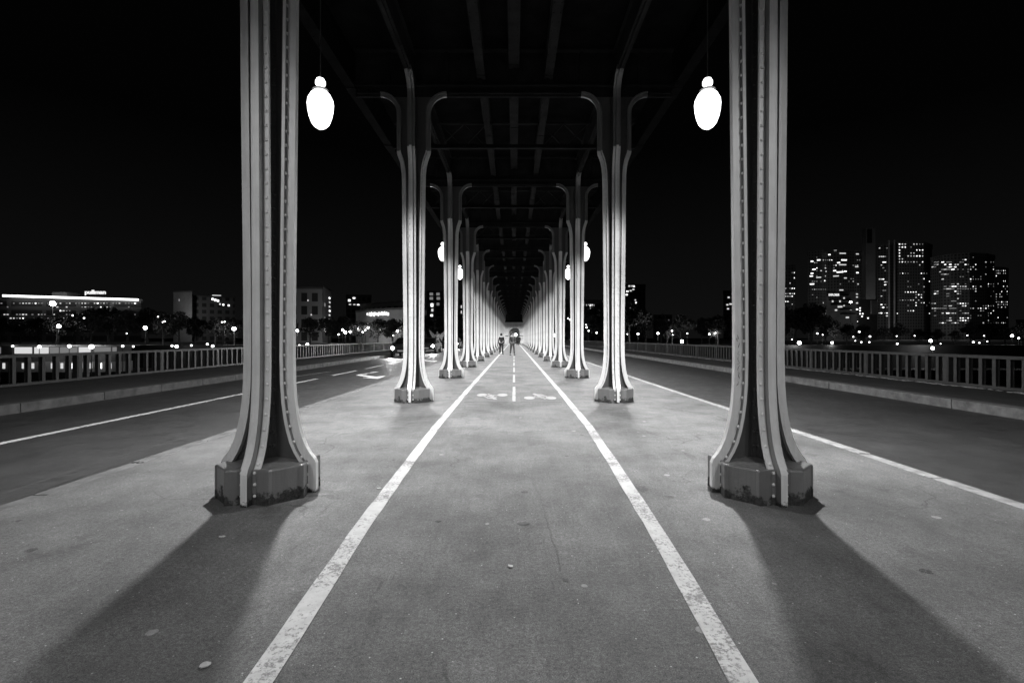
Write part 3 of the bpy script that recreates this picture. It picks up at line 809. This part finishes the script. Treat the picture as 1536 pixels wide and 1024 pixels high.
# -- right bank
r0 = Bld('tower_block', 'dark slim tower with scattered lit windows, half hidden by the nearest right column', [(1150,420),(1193,420)], 398, 25, fm2, 'tower')
r0.grid(1177, 1193, 403, 462, 5, 15, .28, 21, .5, .45, lvw=(1,3,5))
r1 = Bld('tower_block', 'dark tower with lit ribbon windows, just left of the chimney shaft', [(1212,495),(1232,490),(1240,494),(1262,488),(1292,490)], 377, 30, fm2, 'tower')
for px, py, w in ((1218,392,5),(1228,390,6),(1221,404,6),(1218,410,5),(1217,414,6),(1218,426,8),(1228,416,9),(1244,382,4),(1253,376,5),(1264,380,16),(1286,381,7),(1258,394,5),(1266,390,14),(1264,397,18),(1285,400,8),(1252,406,5),(1260,408,12),(1268,407,6),(1254,414,10),(1268,417,7),(1286,409,6),(1287,426,3),(1262,435,10),(1285,441,6),(1285,445.5,6),(1285,454.5,6.5),(1285.5,464,5),(1238,402,4),(1239,407,3),(1237,421,3)):
    r1.win(px, py, w*.62, 1.6, random.choice([1,1,2,2]))
r1.grid(1214, 1291, 380, 484, 24, 26, .09, 31, .6, .4, lvw=(6,3,1))
r1b = Bld('terraced_building', 'low terraced building with pale balcony bands and a lit sign, below the ribbon-window tower', [(1240,430),(1284,425)], 438, 20, M['bldglight'], 'building')
r1b.c = r1b.c
for k, (a, b) in enumerate(((1240,1270),(1243,1272),(1246,1272),(1258,1275),(1260,1280))):
    y = 443+k*7; p = W((a+b)/2, y, 426)-r1b.c
    MB().box((p.x-(b-a)*.29, p.y-3, p.z-.4), (p.x+(b-a)*.29, p.y, p.z+.9)).build('dark_window_band', M['glassdark'], r1b.root)
text(None, 'EXPLORER', 1251, 442.3, 422, 3.2, M['sign'], par=r1b.root, off=r1b.c, width=16)
for px, py, w in ((1260,460,6),(1266,458,2),(1249,452,2),(1260,452,2),(1266,447,2),(1276,464,2),(1271,476,4),(1254,465,3)): r1b.win(px, py, w, 2.2, 1)
ch = W(1303, 343, 470)
chm = empty('chimney', (ch.x, 470, -.4), label='tall plain grey chimney shaft rising between the two towers of lit windows', cat='chimney')
wd = 14*470/F; MB().box((-wd/2, -wd*.3, 0), (wd/2, wd*.3, ch.z+.4)).build('shaft', M['bldg'], chm)
MB().box((-wd*.38, -wd*.3-.3, ch.z-14), (wd*.12, -wd*.3-.05, ch.z-1)).build('louvre', M['glassdark'], chm)
lamp_or_fill(1318, 478, 425, 16000, 1.5); lamp_or_fill(1360, 486, 440, 9000, 1.5); lamp_or_fill(1450, 486, 400, 9000, 1.5); lamp_or_fill(1250, 486, 380, 6000, 1.5)  # fill lights added to lift the chimney and towers, no lamps stand here
bb = Bld('slab_building', 'small plain grey block with pale windows at the foot of the chimney', [(1288,400),(1316,400)], 450, 16, M['bldg'])
for px, py in ((1290,462),(1290,466),(1290,470.5),(1294,470.5),(1293,474.5),(1302,477)): bb.win(px, py, 1.8, 1.8, 2)
gp = W(1311, 450, 398)-bb.c
MB().box((gp.x-2.4, gp.y-.5, gp.z-11.5), (gp.x+2.4, gp.y+.8, gp.z-.2)).build('gable_panel', M['bldglight'], bb.root)
r3 = Bld('tower_block', 'tallest tower, lit windows thick near its top, right of the chimney slab', [(1316,500),(1333,492),(1343,496),(1346,486),(1386,486),(1398,500)], 366, 30, fm2, 'tower')
r3.grid(1347, 1386, 364, 404, 9, 9, .55, 41, .5, .4, lvw=(2,4,3))
r3.grid(1318, 1332, 370, 480, 5, 26, .15, 42, .6, .4, lvw=(2,3,3))
r3.grid(1344, 1396, 404, 480, 13, 19, .13, 43, .5, .4, lvw=(3,3,3))
for px in (1333.3, 1341.5):
    p = W(px, 440, 484)-r3.c; MB().box((p.x-.5, p.y-.5, 8), (p.x+.5, p.y+.5, r3.h+2)).build('service_rib', M['bldglight'], r3.root)
r4 = Bld('tower_block', 'broad rounded tower with the most lit windows, rightmost of the skyline', [(1396,480),(1412,466),(1430,458),(1455,452),(1480,456),(1492,466)], 383, 30, fm2, 'tower')
r4.grid(1397, 1492, 384, 486, 25, 28, .17, 51, .6, .42, lvw=(6,3,2))
r5 = Bld('tower_block', 'narrow dark wing with dotted lights against the right side of the broad rounded tower', [(1492.5,468),(1505,470),(1513,478)], 402, 25, fm2, 'tower')
r5.grid(1493, 1512, 404, 486, 7, 21, .3, 61, .5, .42, lvw=(2,3,2))
r6 = Bld('low_building', 'low pale-roofed building at the right edge of the skyline', [(1524,300),(1590,300)], 481, 16, M['bldglight'])
r7 = Bld('tower_block', 'dark tower with two columns of lit windows, just right of the second right column', [(925,300),(968,300)], 428, 20, fm2, 'tower')
for px, py, w in ((944,429,3),(949,429,4),(941,437,3),(946,436,3),(950,434,3),(940,442,3),(953,450,2),(947,455,3),(954,454,2),(946,462,2),(951,429.5,2)): r7.win(px, py, w, 2, random.choice([1,2]))
r8 = Bld('tower_block', 'dark tower with one lit corner, just left of the nearest right column', [(1085,380),(1130,380)], 437, 20, fm2, 'tower')
for px, py, w in ((1093,446,3),(1096,456,4),(1091,457,3),(1092,463,3)): r8.win(px, py, w, 2.2, 1)
r9 = Bld('office_building', 'office block with two rows of bright upright windows, between the second and third right columns', [(845,240),(905,240)], 452, 18, fm1)
for j, py in enumerate((458, 463.6)):
    for px in (876,879.5,882.5,885.3,888,891): r9.win(px, py, 1.1, 3.0, 2 if px in (885.3, 888) else 1)
r10 = Bld('low_building', 'low grey building with banded storeys behind the trees, between the two nearest right columns', [(980,230),(1008,230)], 474, 14, fm3)
for px, py in ((992,482),(996,485),(1003,480)): r10.win(px, py, 1.5, 1, 0)
sg = empty('lit_sign', W(852, 493, 150), label='small lit sign reading IU between the third and fourth right columns', cat='sign')
text(None, 'IU', 853, 492.7, 150, 4.0, M['sign'], par=sg, off=sg.location.copy(), width=7)
MB().box((-1.6,.15,-.8), (1.6,.3,.8)).box((-.08,.2,-3), (.08,.28,-.8)).build('sign_board', M['lampiron'], sg)

for b_ in ALLB: b_.finish()
# ------------------------------------------------------------------ street lamps of the far bank
def make_streetlamp(kind):
    root = empty('street_lamp', (0,0,0), label='x', cat='street lamp')
    r = .42 if kind == 0 else .24
    MB().lathe([(.01,r),(r*.6,r*.8),(r,.1*r),(r*.9,-.5*r),(r*.4,-.85*r),(.01,-.9*r)], n=10).build('lamp_head', M['lampfar'] if kind == 0 else M['lampsmall'], root, smooth=True)
    MB().tube([(0,0,-r*.92),(0,0,-8)], [.05,.09], 6).build('pole', M['lampiron'], root)
    MB().lathe([(.02,r*1.3),(r*.9,r*.92),(.02,r*.9)], n=10).build('cap', M['lampiron'], root)
    return root
sl = [make_streetlamp(0), make_streetlamp(1)]; slu = [0, 0]
def slamp(px, py, Y, kind, lab, e=0, s=1.0):
    o = copy_tree(sl[kind]) if slu[kind] else sl[kind]; slu[kind] = 1
    o.location = W(px, py, Y); o.scale = (s, s, 1 if py > 505 and False else s); tag(o, lab, 'street lamp', 'street lamps and quay lamps on the far bank')
    if e: lamp_or_fill(px+.01, py+1.5, Y-1.2, e)
big = [(79,455.5,150,1.8,'blazing double floodlight under the hotel roof strip',1500),(88,489,126,1,'starry street lamp under the floodlight, among dark trees',900),(218,491.5,126,1,'street lamp among dark trees left of the nearest left column',900),
       (351,493,126,1.1,'brightest street lamp just left of the nearest left column',1200),(446,496,128,.8,'street lamp just right of the nearest left column',1500),(518,498.5,126,.8,'middle lamp of the cluster left of the curved building',800),
       (514,495,128,.7,'upper lamp of the cluster left of the curved building',0),(525,497.5,128,.6,'right lamp of the cluster left of the curved building',0),(538,492.5,130,.8,'street lamp at the left corner of the curved building',900),
       (552,491.5,130,.6,'street lamp in front of the curved building, left of its trees',900),(596,496.5,130,.7,'street lamp at the left side of the second left column',900),
       (1199,514,119,1.0,'brightest street lamp on the right bank, just right of the nearest right column',1200),(1276,453,300,1.6,'lamp blazing on the terrace beside the lit sign of the terraced building',0),
       (1396,511,119,.8,'upper of the two quay lamps under the broad tower',900),(1399,522,116.5,.8,'lower of the two quay lamps under the broad tower',500),(1248,514,121,.6,'quay lamp at the foot of the lamplit tree',700),
       (957,500.5,128,.55,'street lamp just right of the second right column',500),(987,499.8,128,.6,'street lamp right of the lamp beside the second right column',600),(1023,512,122,.9,'quay lamp above the right balustrade, left of the nearest right column',900),
       (1073,499.6,128,.6,'street lamp left of the nearest right column',600),(1518,503.5,122,.7,'street lamp at the right edge among trees',600),(833,503,62,.42,'bright lamp glimpsed between the fourth and fifth right columns',120),
       (773.5,502,118,.75,'bright lamp shining in the opening of the stone portal at the far end',900)]
for px, py, Y, s, lab, e in big:
    if lab == 'x': continue
    slamp(px, py, Y, 0, lab, e, s)
small = [(109,473,'left of the nearest trees'),(19,519,'x'),(126,477,'x'),(244,483,'x'),(247,482,'x'),(333,483,'x'),(337,482.5,'x'),(190,500,'x'),(237,475,'x'),(508,501.5,'x'),(544,498,'x'),(548,495,'x'),(590,503,'x'),
         (1226,500,'x'),(1234,502,'x'),(1280,505,'x'),(1289,497.5,'x'),(1305,504.5,'x'),(1283,511,'x'),(1292,513,'x'),(1304,513,'x'),(1345,504,'x'),(1372,503.5,'x'),(1346,515.5,'x'),(1411,515.5,'x'),(1419,524,'x'),(1451,503,'x'),(1460,513,'x'),(1469,514,'x'),(1481,512,'x'),
         (1476,503.5,'x'),(1528,507,'x'),(1334,526,'x'),(941,501,'x'),(895,499,'x'),(879,487,'x'),(880,491,'x'),(883,496,'x'),(852,477.5,'x'),(855,479.5,'x'),(1009,502,'x'),(1008,496,'x'),(1031,500,'x'),(1064,501,'x'),(1188,509,'x'),(698,498,'x'),(706,497,'x')]
pn = random.Random(9)
for i, (px, py, _) in enumerate(small):
    Y = 121+pn.uniform(0, 5)
    if px < 771: lab = '%s small light from the left end of the far bank left of the viaduct' % ORD[sorted([q[0] for q in small if q[0] < 771]).index(px)]
    else: lab = '%s small light from the viaduct along the far bank on the right' % ORD[sorted([q[0] for q in small if q[0] > 771]).index(px)]
    slamp(px, py, Y, 1, lab, 0, pn.uniform(.5, .95))

# ------------------------------------------------------------------ lit river boat / pavilion, moored at the left quay
boat = empty('river_boat', (W(86, 520, 108).x, 108, -9), label='long moored river boat with a row of brightly lit cabin windows behind the left balustrade', cat='boat')
bw = 30.0
hull = MB()
rings = []
for t in [i/12 for i in range(13)]:
    x = -bw/2-3+t*(bw+6); w = 2.6*(1-abs(2*t-1)**5)+.15; rings.append([Vector((x, -w, 3.0)), Vector((x, -w*.8, .2)), Vector((x, 0, -.3)), Vector((x, w*.8, .2)), Vector((x, w, 3.0))])
hull.loft(rings); hull.build('hull', M['lampiron'], boat, smooth=True)
MB().box((-bw/2, -2.2, 3.0), (bw/2, 2.2, 5.2)).build('lower_cabin', M['bldglight'], boat)
MB().box((-bw/2+.1, -2.0, 5.2), (bw/2-.1, 2.0, 8.62)).build('upper_cabin', M['bldg'], boat)
MB().box((-bw/2-1.2, -2.8, 8.63), (bw/2+1.2, 2.8, 8.8)).build('roof', M['bldglight'], boat)
for k, (a, b, lv) in enumerate(((-15.5,-12.2,1),(-11.9,-10.4,1),(-7.4,-3.6,2),(-3.1,.0,1),(.3,2.2,1),(2.5,6.2,1),(6.6,9.3,2),(10,13.5,1),(13.9,15.3,1))):
    a = max(a, -14.8); b = min(b, 14.8)
    MB().box((a, -2.06, 6.95), (b, -2.003, 8.35)).build('cabin_window', M['win'][lv-1 if k % 3 else 1], boat)
for k in range(14):
    x = -14+k*2.1; MB().box((x, -2.26, 3.7), (x+.55, -2.203, 4.9)).build('porthole_window', M['win'][1 if k % 3 else 2], boat)
for px, py, s, lab in ((19,519,.9,'leftmost lamp on the roof edge of the lit river boat'),(59,520,1.4,'second lamp along the roof edge of the lit river boat'),(104,519,1.4,'third lamp along the roof edge of the lit river boat'),
                       (137,520,2.0,'brightest lamp on the roof edge of the lit river boat'),(184,519,1.0,'lamp off the right end of the lit river boat'),(200,519.5,.8,'fainter lamp right of the lamp off the boat end')):
    slamp(px, py, 104.6, 1, lab, 400 if s > 1.3 else 0, s)
for px, py, s, lab in ((258,518.5,1.0,'left one of the pair of bright quay lamps behind the left balustrade'),(265,519.5,1.6,'bright quay lamp, right one of the pair behind the left balustrade'),(287,518,.9,'quay lamp between the bright pair and the nearest left column'),
                       (311,516,1.0,'quay lamp left of the nearest left column, upper of two'),(319,519,1.3,'quay lamp left of the nearest left column, lower of two'),(449,518,1.0,'left lamp of the two just above the balustrade right of the nearest left column'),
                       (461,516.5,1.5,'right lamp of the two just above the balustrade right of the nearest left column')):
    slamp(px, py, 117, 1, lab, 350 if s > 1.2 else 0, s)
# parked cars as glinting roofs on the far quay
def car(name, loc, rz, label, paint, lights, group=None, cat='car', far=False):
    root = empty(name, loc, rz, label, cat, group)
    # body: side profile lofted across the width (front at -y)
    prof_ = [(-2.1,.35),(-2.12,.62),(-1.95,.80),(-1.15,.95),(-.55,1.38),(.0,1.46),(.85,1.42),(1.55,1.05),(2.0,.98),(2.1,.65),(2.05,.35)]
    rings = []
    for x, kx, kz in ((-.86,.97,-.06),(-.80,1,0),(-.60,1.0,.015),(0,1.0,.03),(.60,1.0,.015),(.80,1,0),(.86,.97,-.06)):
        ring = []
        for yy, zz in prof_:
            inn = max(0, (zz-.9))*.30*(1 if x > 0 else -1)*(abs(x) > .5)
            ring.append(Vector((x-inn, yy*kx, zz+(kz if zz > .7 else 0))))
        rings.append(ring)
    MB().loft(rings).build('body', paint, root, smooth=True, bevel=.03)
    ws = MB(); ws.add([(-.66,-1.12,.985),(.66,-1.12,.985),(.56,-.60,1.375),(-.56,-.60,1.375)], [(0,1,2,3)]); 
    ws = MB().bar((0,-1.13,1.0), (0,-.60,1.39), 1.22, .03); ws.build('windscreen', M['glassdark'], root)
    MB().bar((0,.93,1.43), (0,1.52,1.10), 1.16, .03).build('rear_window', M['glassdark'], root)
    for s in (-1, 1):
        MB().bar((s*.795,-.42,1.14), (s*.795,1.05,1.14), .03, .24).build('side_window', M['glassdark'], root)
        MB().box((s*.84, -.75, .98), (s*.84+s*.2, -.62, 1.1)).build('mirror', paint, root)
        MB().lathe([(.02,.03),(.11,.03),(.12,0),(.11,-.02),(.02,-.02)], n=14).build('headlight', lights, root)
        hl = [c for c in root.children if c.name.startswith('headlight')][-1]; hl.location = (s*.62, -2.12, .68); hl.rotation_euler = (R(90), 0, 0)
        for yy in (-1.32, 1.32):
            wl = MB().lathe([(.02,.10),(.30,.10),(.32,.07),(.32,-.07),(.30,-.10),(.02,-.10)], n=20).build('wheel', M['rubber'], root, smooth=True)
            wl.location = (s*.80, yy, .32); wl.rotation_euler = (0, R(90), 0)
            MB().lathe([(.02,.108),(.2,.108),(.21,.10),(.02,.10)], n=14).build('rim', M['rim'], wl) if s > 0 else MB().lathe([(.02,-.108),(.2,-.108),(.21,-.10),(.02,-.10)], n=14).build('rim', M['rim'], wl)
    MB().box((-.26,-2.16,.44), (.26,-2.135,.55)).build('number_plate', M['plate'], root)
    MB().box((-.42,-2.145,.60), (.42,-2.12,.74)).build('grille', M['rubber'], root)
    return root
def beams(x, y, e):
    e *= .45
    for s in (-1, 1):
        l = bpy.data.lights.new('headlight_beam', 'SPOT'); l.energy = e; l.spot_size = R(70); l.spot_blend = .8; l.shadow_soft_size = .08
        o = bpy.data.objects.new('headlight_beam', l); C.objects.link(o); o.location = (x+s*.62, y-2.25, ZR+.68); o.rotation_euler = (R(86.5), 0, R(180))
for i, (x, y, pt_, lab) in enumerate(((-8.2, 37.5, M['carpaint2'], 'nearest oncoming dark car with headlights on, partly hidden by the second left column'),
                                      (-8.2, 47.5, M['carpaint2'], 'oncoming dark car with headlights on, between the second and third left columns'),
                                      (-8.1, 66.0, M['carpaint2'], 'farthest oncoming dark car in the left road'))):
    car('car', (x, y, ZR), 0, lab, pt_, M['headlight'], 'oncoming cars in the left road'); beams(x, y, 1400)
dark = M['carpaint2']
# ------------------------------------------------------------------ people
def skin_obj(name, verts, edges, radii, m, parent, root=0, sub=1):
    me = bpy.data.meshes.new(name); me.from_pydata(verts, edges, []); me.materials.append(m)
    o = bpy.data.objects.new(name, me); C.objects.link(o); o.parent = parent
    sk = o.modifiers.new('skin', 'SKIN'); sk.use_smooth_shade = True
    if not me.skin_vertices: me.skin_vertices
    lay = me.skin_vertices[0].data if len(me.skin_vertices) else None
    if lay is None:
        bpy.context.view_layer.objects.active = o; o.select_set(True); bpy.ops.mesh.customdata_skin_add(); lay = me.skin_vertices[0].data
    for i, r in enumerate(radii): lay[i].radius = (r, r); lay[i].use_root = (i == root)
    s = o.modifiers.new('sub', 'SUBSURF'); s.levels = sub; s.render_levels = sub
    return o
def person(loc, rz, label, stride=.22, top=None, leg=None, h=1.72, skirt=False):
    root = empty('person', loc, rz, label, 'person'); k = h/1.75; top = top or M['cloth']; leg = leg or M['cloth']
    V = []; E = []; Rr = []
    def n(p, r, par=None):
        V.append(tuple(c*k for c in p)); Rr.append(r*k)
        if par is not None: E.append((par, len(V)-1))
        return len(V)-1
    pel = n((0,0,.95), .12); ws_ = n((0,0,1.08), .115, pel); chest = n((0,.0,1.30), .14, ws_); ub = n((0,0,1.42), .11, chest); nk = n((0,-.01,1.50), .052, ub)
    hd = n((0,-.02,1.60), .082, nk); tp = n((0,-.01,1.70), .075, hd); nose = n((0,-.105,1.61), .014, hd)
    ft = {}
    for s in (-1, 1):
        d = s*stride
        hip = n((s*.09, 0, .90), .088, pel); kn = n((s*.10, -d*.5-.02, .50), .058, hip); an = n((s*.10, -d+.03, .09), .04, kn); to = n((s*.11, -d-.10, .035), .035, an)
        sh = n((s*.17, 0, 1.41), .058, ub); el = n((s*.24, d*.35+.03, 1.13), .040, sh); wr = n((s*.25, d*.6-.06, .88), .027, el); pm = n((s*.25, d*.6-.08, .82), .026, wr)
        for f in range(4):
            a = n((s*.25, d*.6-.105+f*.018, .765), .0085, pm); n((s*.245, d*.6-.11+f*.018, .735-.008*(f in (1, 2))), .0075, a)
        a = n((s*.235, d*.6-.125, .80), .009, pm); n((s*.225, d*.6-.135, .775), .008, a)
    skin_obj('body', V, E, Rr, M['skin'], root)
    # clothes: jacket and trousers over the same skeleton
    def dress(name, ids, grow, m, rt):
        mp = {i: j for j, i in enumerate(ids)}; ee = [(mp[a], mp[b]) for a, b in E if a in mp and b in mp]
        skin_obj(name, [V[i] for i in ids], ee, [Rr[i]+grow for i in ids], m, root, mp[rt])
    arms = [i for i in range(len(V)) if i in (12,13,14)]
    # node ids: 0 pel 1 waist 2 chest 3 ub 4 neck 5 head 6 top 7 nose, then per side 8 + 18*i
    ids_j = [0,1,2,3]; ids_t = [0]
    for i in range(2):
        b0 = 8+18*i; ids_t += [b0, b0+1, b0+2]; ids_j += [b0+4, b0+5, b0+6]
    dress('jacket', ids_j, .022, top, 0); dress('trousers', ids_t, .018, leg, 0)
    hr = MB(); hr.lathe([(.01,.115),(.05,.105),(.085,.06),(.095,.0),(.088,-.05),(.075,-.075)], c=(0,.005,1.665*k), n=14); hr.build('hair', M['hair'], root, smooth=True)
    for s in (-1, 1): MB().box((s*.105-.042, -s*stride-.15, 0), (s*.105+.042, -s*stride+.09, .07)).build('shoe', M['rubber'], root, bevel=.02)
    return root
person((G(752, 531).x, 40, 0), R(190), 'dark figure walking beside the left row of columns at the left path line', .15, h=1.68)
person((G(768.5, 533).x, 37, 0), R(15), 'grey figure walking towards the camera on the path, left of the centre dashes', .2, M['cloth2'], M['cloth2'], h=1.75)
for x, lab in ((.15, 'left figure of the small group standing under the stone arch'), (.65, 'middle figure of the small group standing under the stone arch'), (1.0, 'tallest right figure of the group standing under the stone arch')):
    person((x, 88+x*2, 0), R(180), lab, .04, h=1.6+.15*x)

# ------------------------------------------------------------------ winged statue beyond the left balustrade
st = empty('winged_statue', (W(656, 500, 92).x, 92, 0), R(0), 'pale statue with spread wings between the second and third left columns', 'statue')
V = [(0,0,.3),(0,-.1,1.2),(0,0,1.75),(.1,-.35,1.9),(0,.05,2.3),(.3,-.5,.9),(-.3,-.4,1.0),(.3,.1,-.4),(-.3,.3,-.4),(.5,-.2,2.2),(-.4,-.2,2.0),(0,.02,2.6)]
E_ = [(0,1),(1,2),(2,4),(2,3),(1,5),(1,6),(0,7),(0,8),(2,9),(2,10),(4,11)]
skin_obj('figure', V, E_, [.35,.42,.3,.16,.14,.12,.12,.12,.12,.09,.09,.15], M['bronze'], st)
for s in (-1, 1):
    w = MB()
    for j in range(7):
        a = Vector((s*(.2+.05*j), .1, 1.5)); b = Vector((s*(1.55-.12*j), .25, 2.75-.30*j)); w.bar(a, b, .10, .22)
    w.build('wing', M['bronze'], st)
MB().box((-.8,-.8,-1.0), (.8,.8,-.3)).box((-.6,-.6,-.299), (.6,.6,-.05)).build('plinth', M['stone'], st, bevel=.03)
MB().box((-.9,-.9,-9), (.9,.9,-1.01)).build('pier', M['stone'], st)
l = bpy.data.lights.new('statue_floodlight', 'SPOT'); l.energy = 500; l.spot_size = R(60); lo = bpy.data.objects.new('statue_floodlight', l); C.objects.link(lo)
lo.location = (st.location.x+1, 87, -.6); lo.rotation_euler = (R(115), 0, R(10))

# ------------------------------------------------------------------ litter
for px, py, sz, lab in ((333,806,.035,'curled white paper scrap left of the left line, below the nearest left column'), (766,850,.03,'small white scrap in the middle of the path'), (569,733,.035,'flat white scrap just left of the left line'),
                        (307,998,.04,'pale flattened scrap near the bottom left'), (1135,742,.03,'pale scrap in front of the nearest right column'), (1385,714,.025,'white scrap beside the right kerb')):
    p = G(px, py); mb = MB(); rn = random.Random(px); sz *= .55
    pts = [(math.cos(a)*sz*rn.uniform(.5, 1.1)*1.3, math.sin(a)*sz*rn.uniform(.5, 1.1)) for a in [i*math.pi/4 for i in range(8)]]
    mb.loft([[Vector((x, y, .003+.004*rn.random())) for x, y in pts], [Vector((x, y, .006+.006*rn.random())) for x, y in pts]])
    o = mb.build('paper_scrap', M['paper']); o.location = p; tag(o, lab, 'litter', 'scraps of litter on the path')

# ------------------------------------------------------------------ night sky
w = bpy.data.worlds.new('World'); SC.world = w; w.use_nodes = True; nt = w.node_tree
bg = nt.nodes['Background']; bg.inputs['Strength'].default_value = 1
tc = nt.nodes.new('ShaderNodeTexCoord'); sx = nt.nodes.new('ShaderNodeSeparateXYZ'); nt.links.new(tc.outputs['Generated'], sx.inputs[0])
nt.links.new(mapr(nt, sx.outputs[2], 0, .35, .0060, .0008), bg.inputs['Color'])

SC.view_settings.view_transform = 'Standard'; SC.view_settings.look = 'None'; SC.view_settings.gamma = 1; SC.view_settings.exposure = -.22
SC.render.engine = 'CYCLES'
SC.cycles.max_bounces = 5; SC.cycles.use_light_tree = True
SC.cycles.sample_clamp_indirect = 4
bpy.context.view_layer.update()
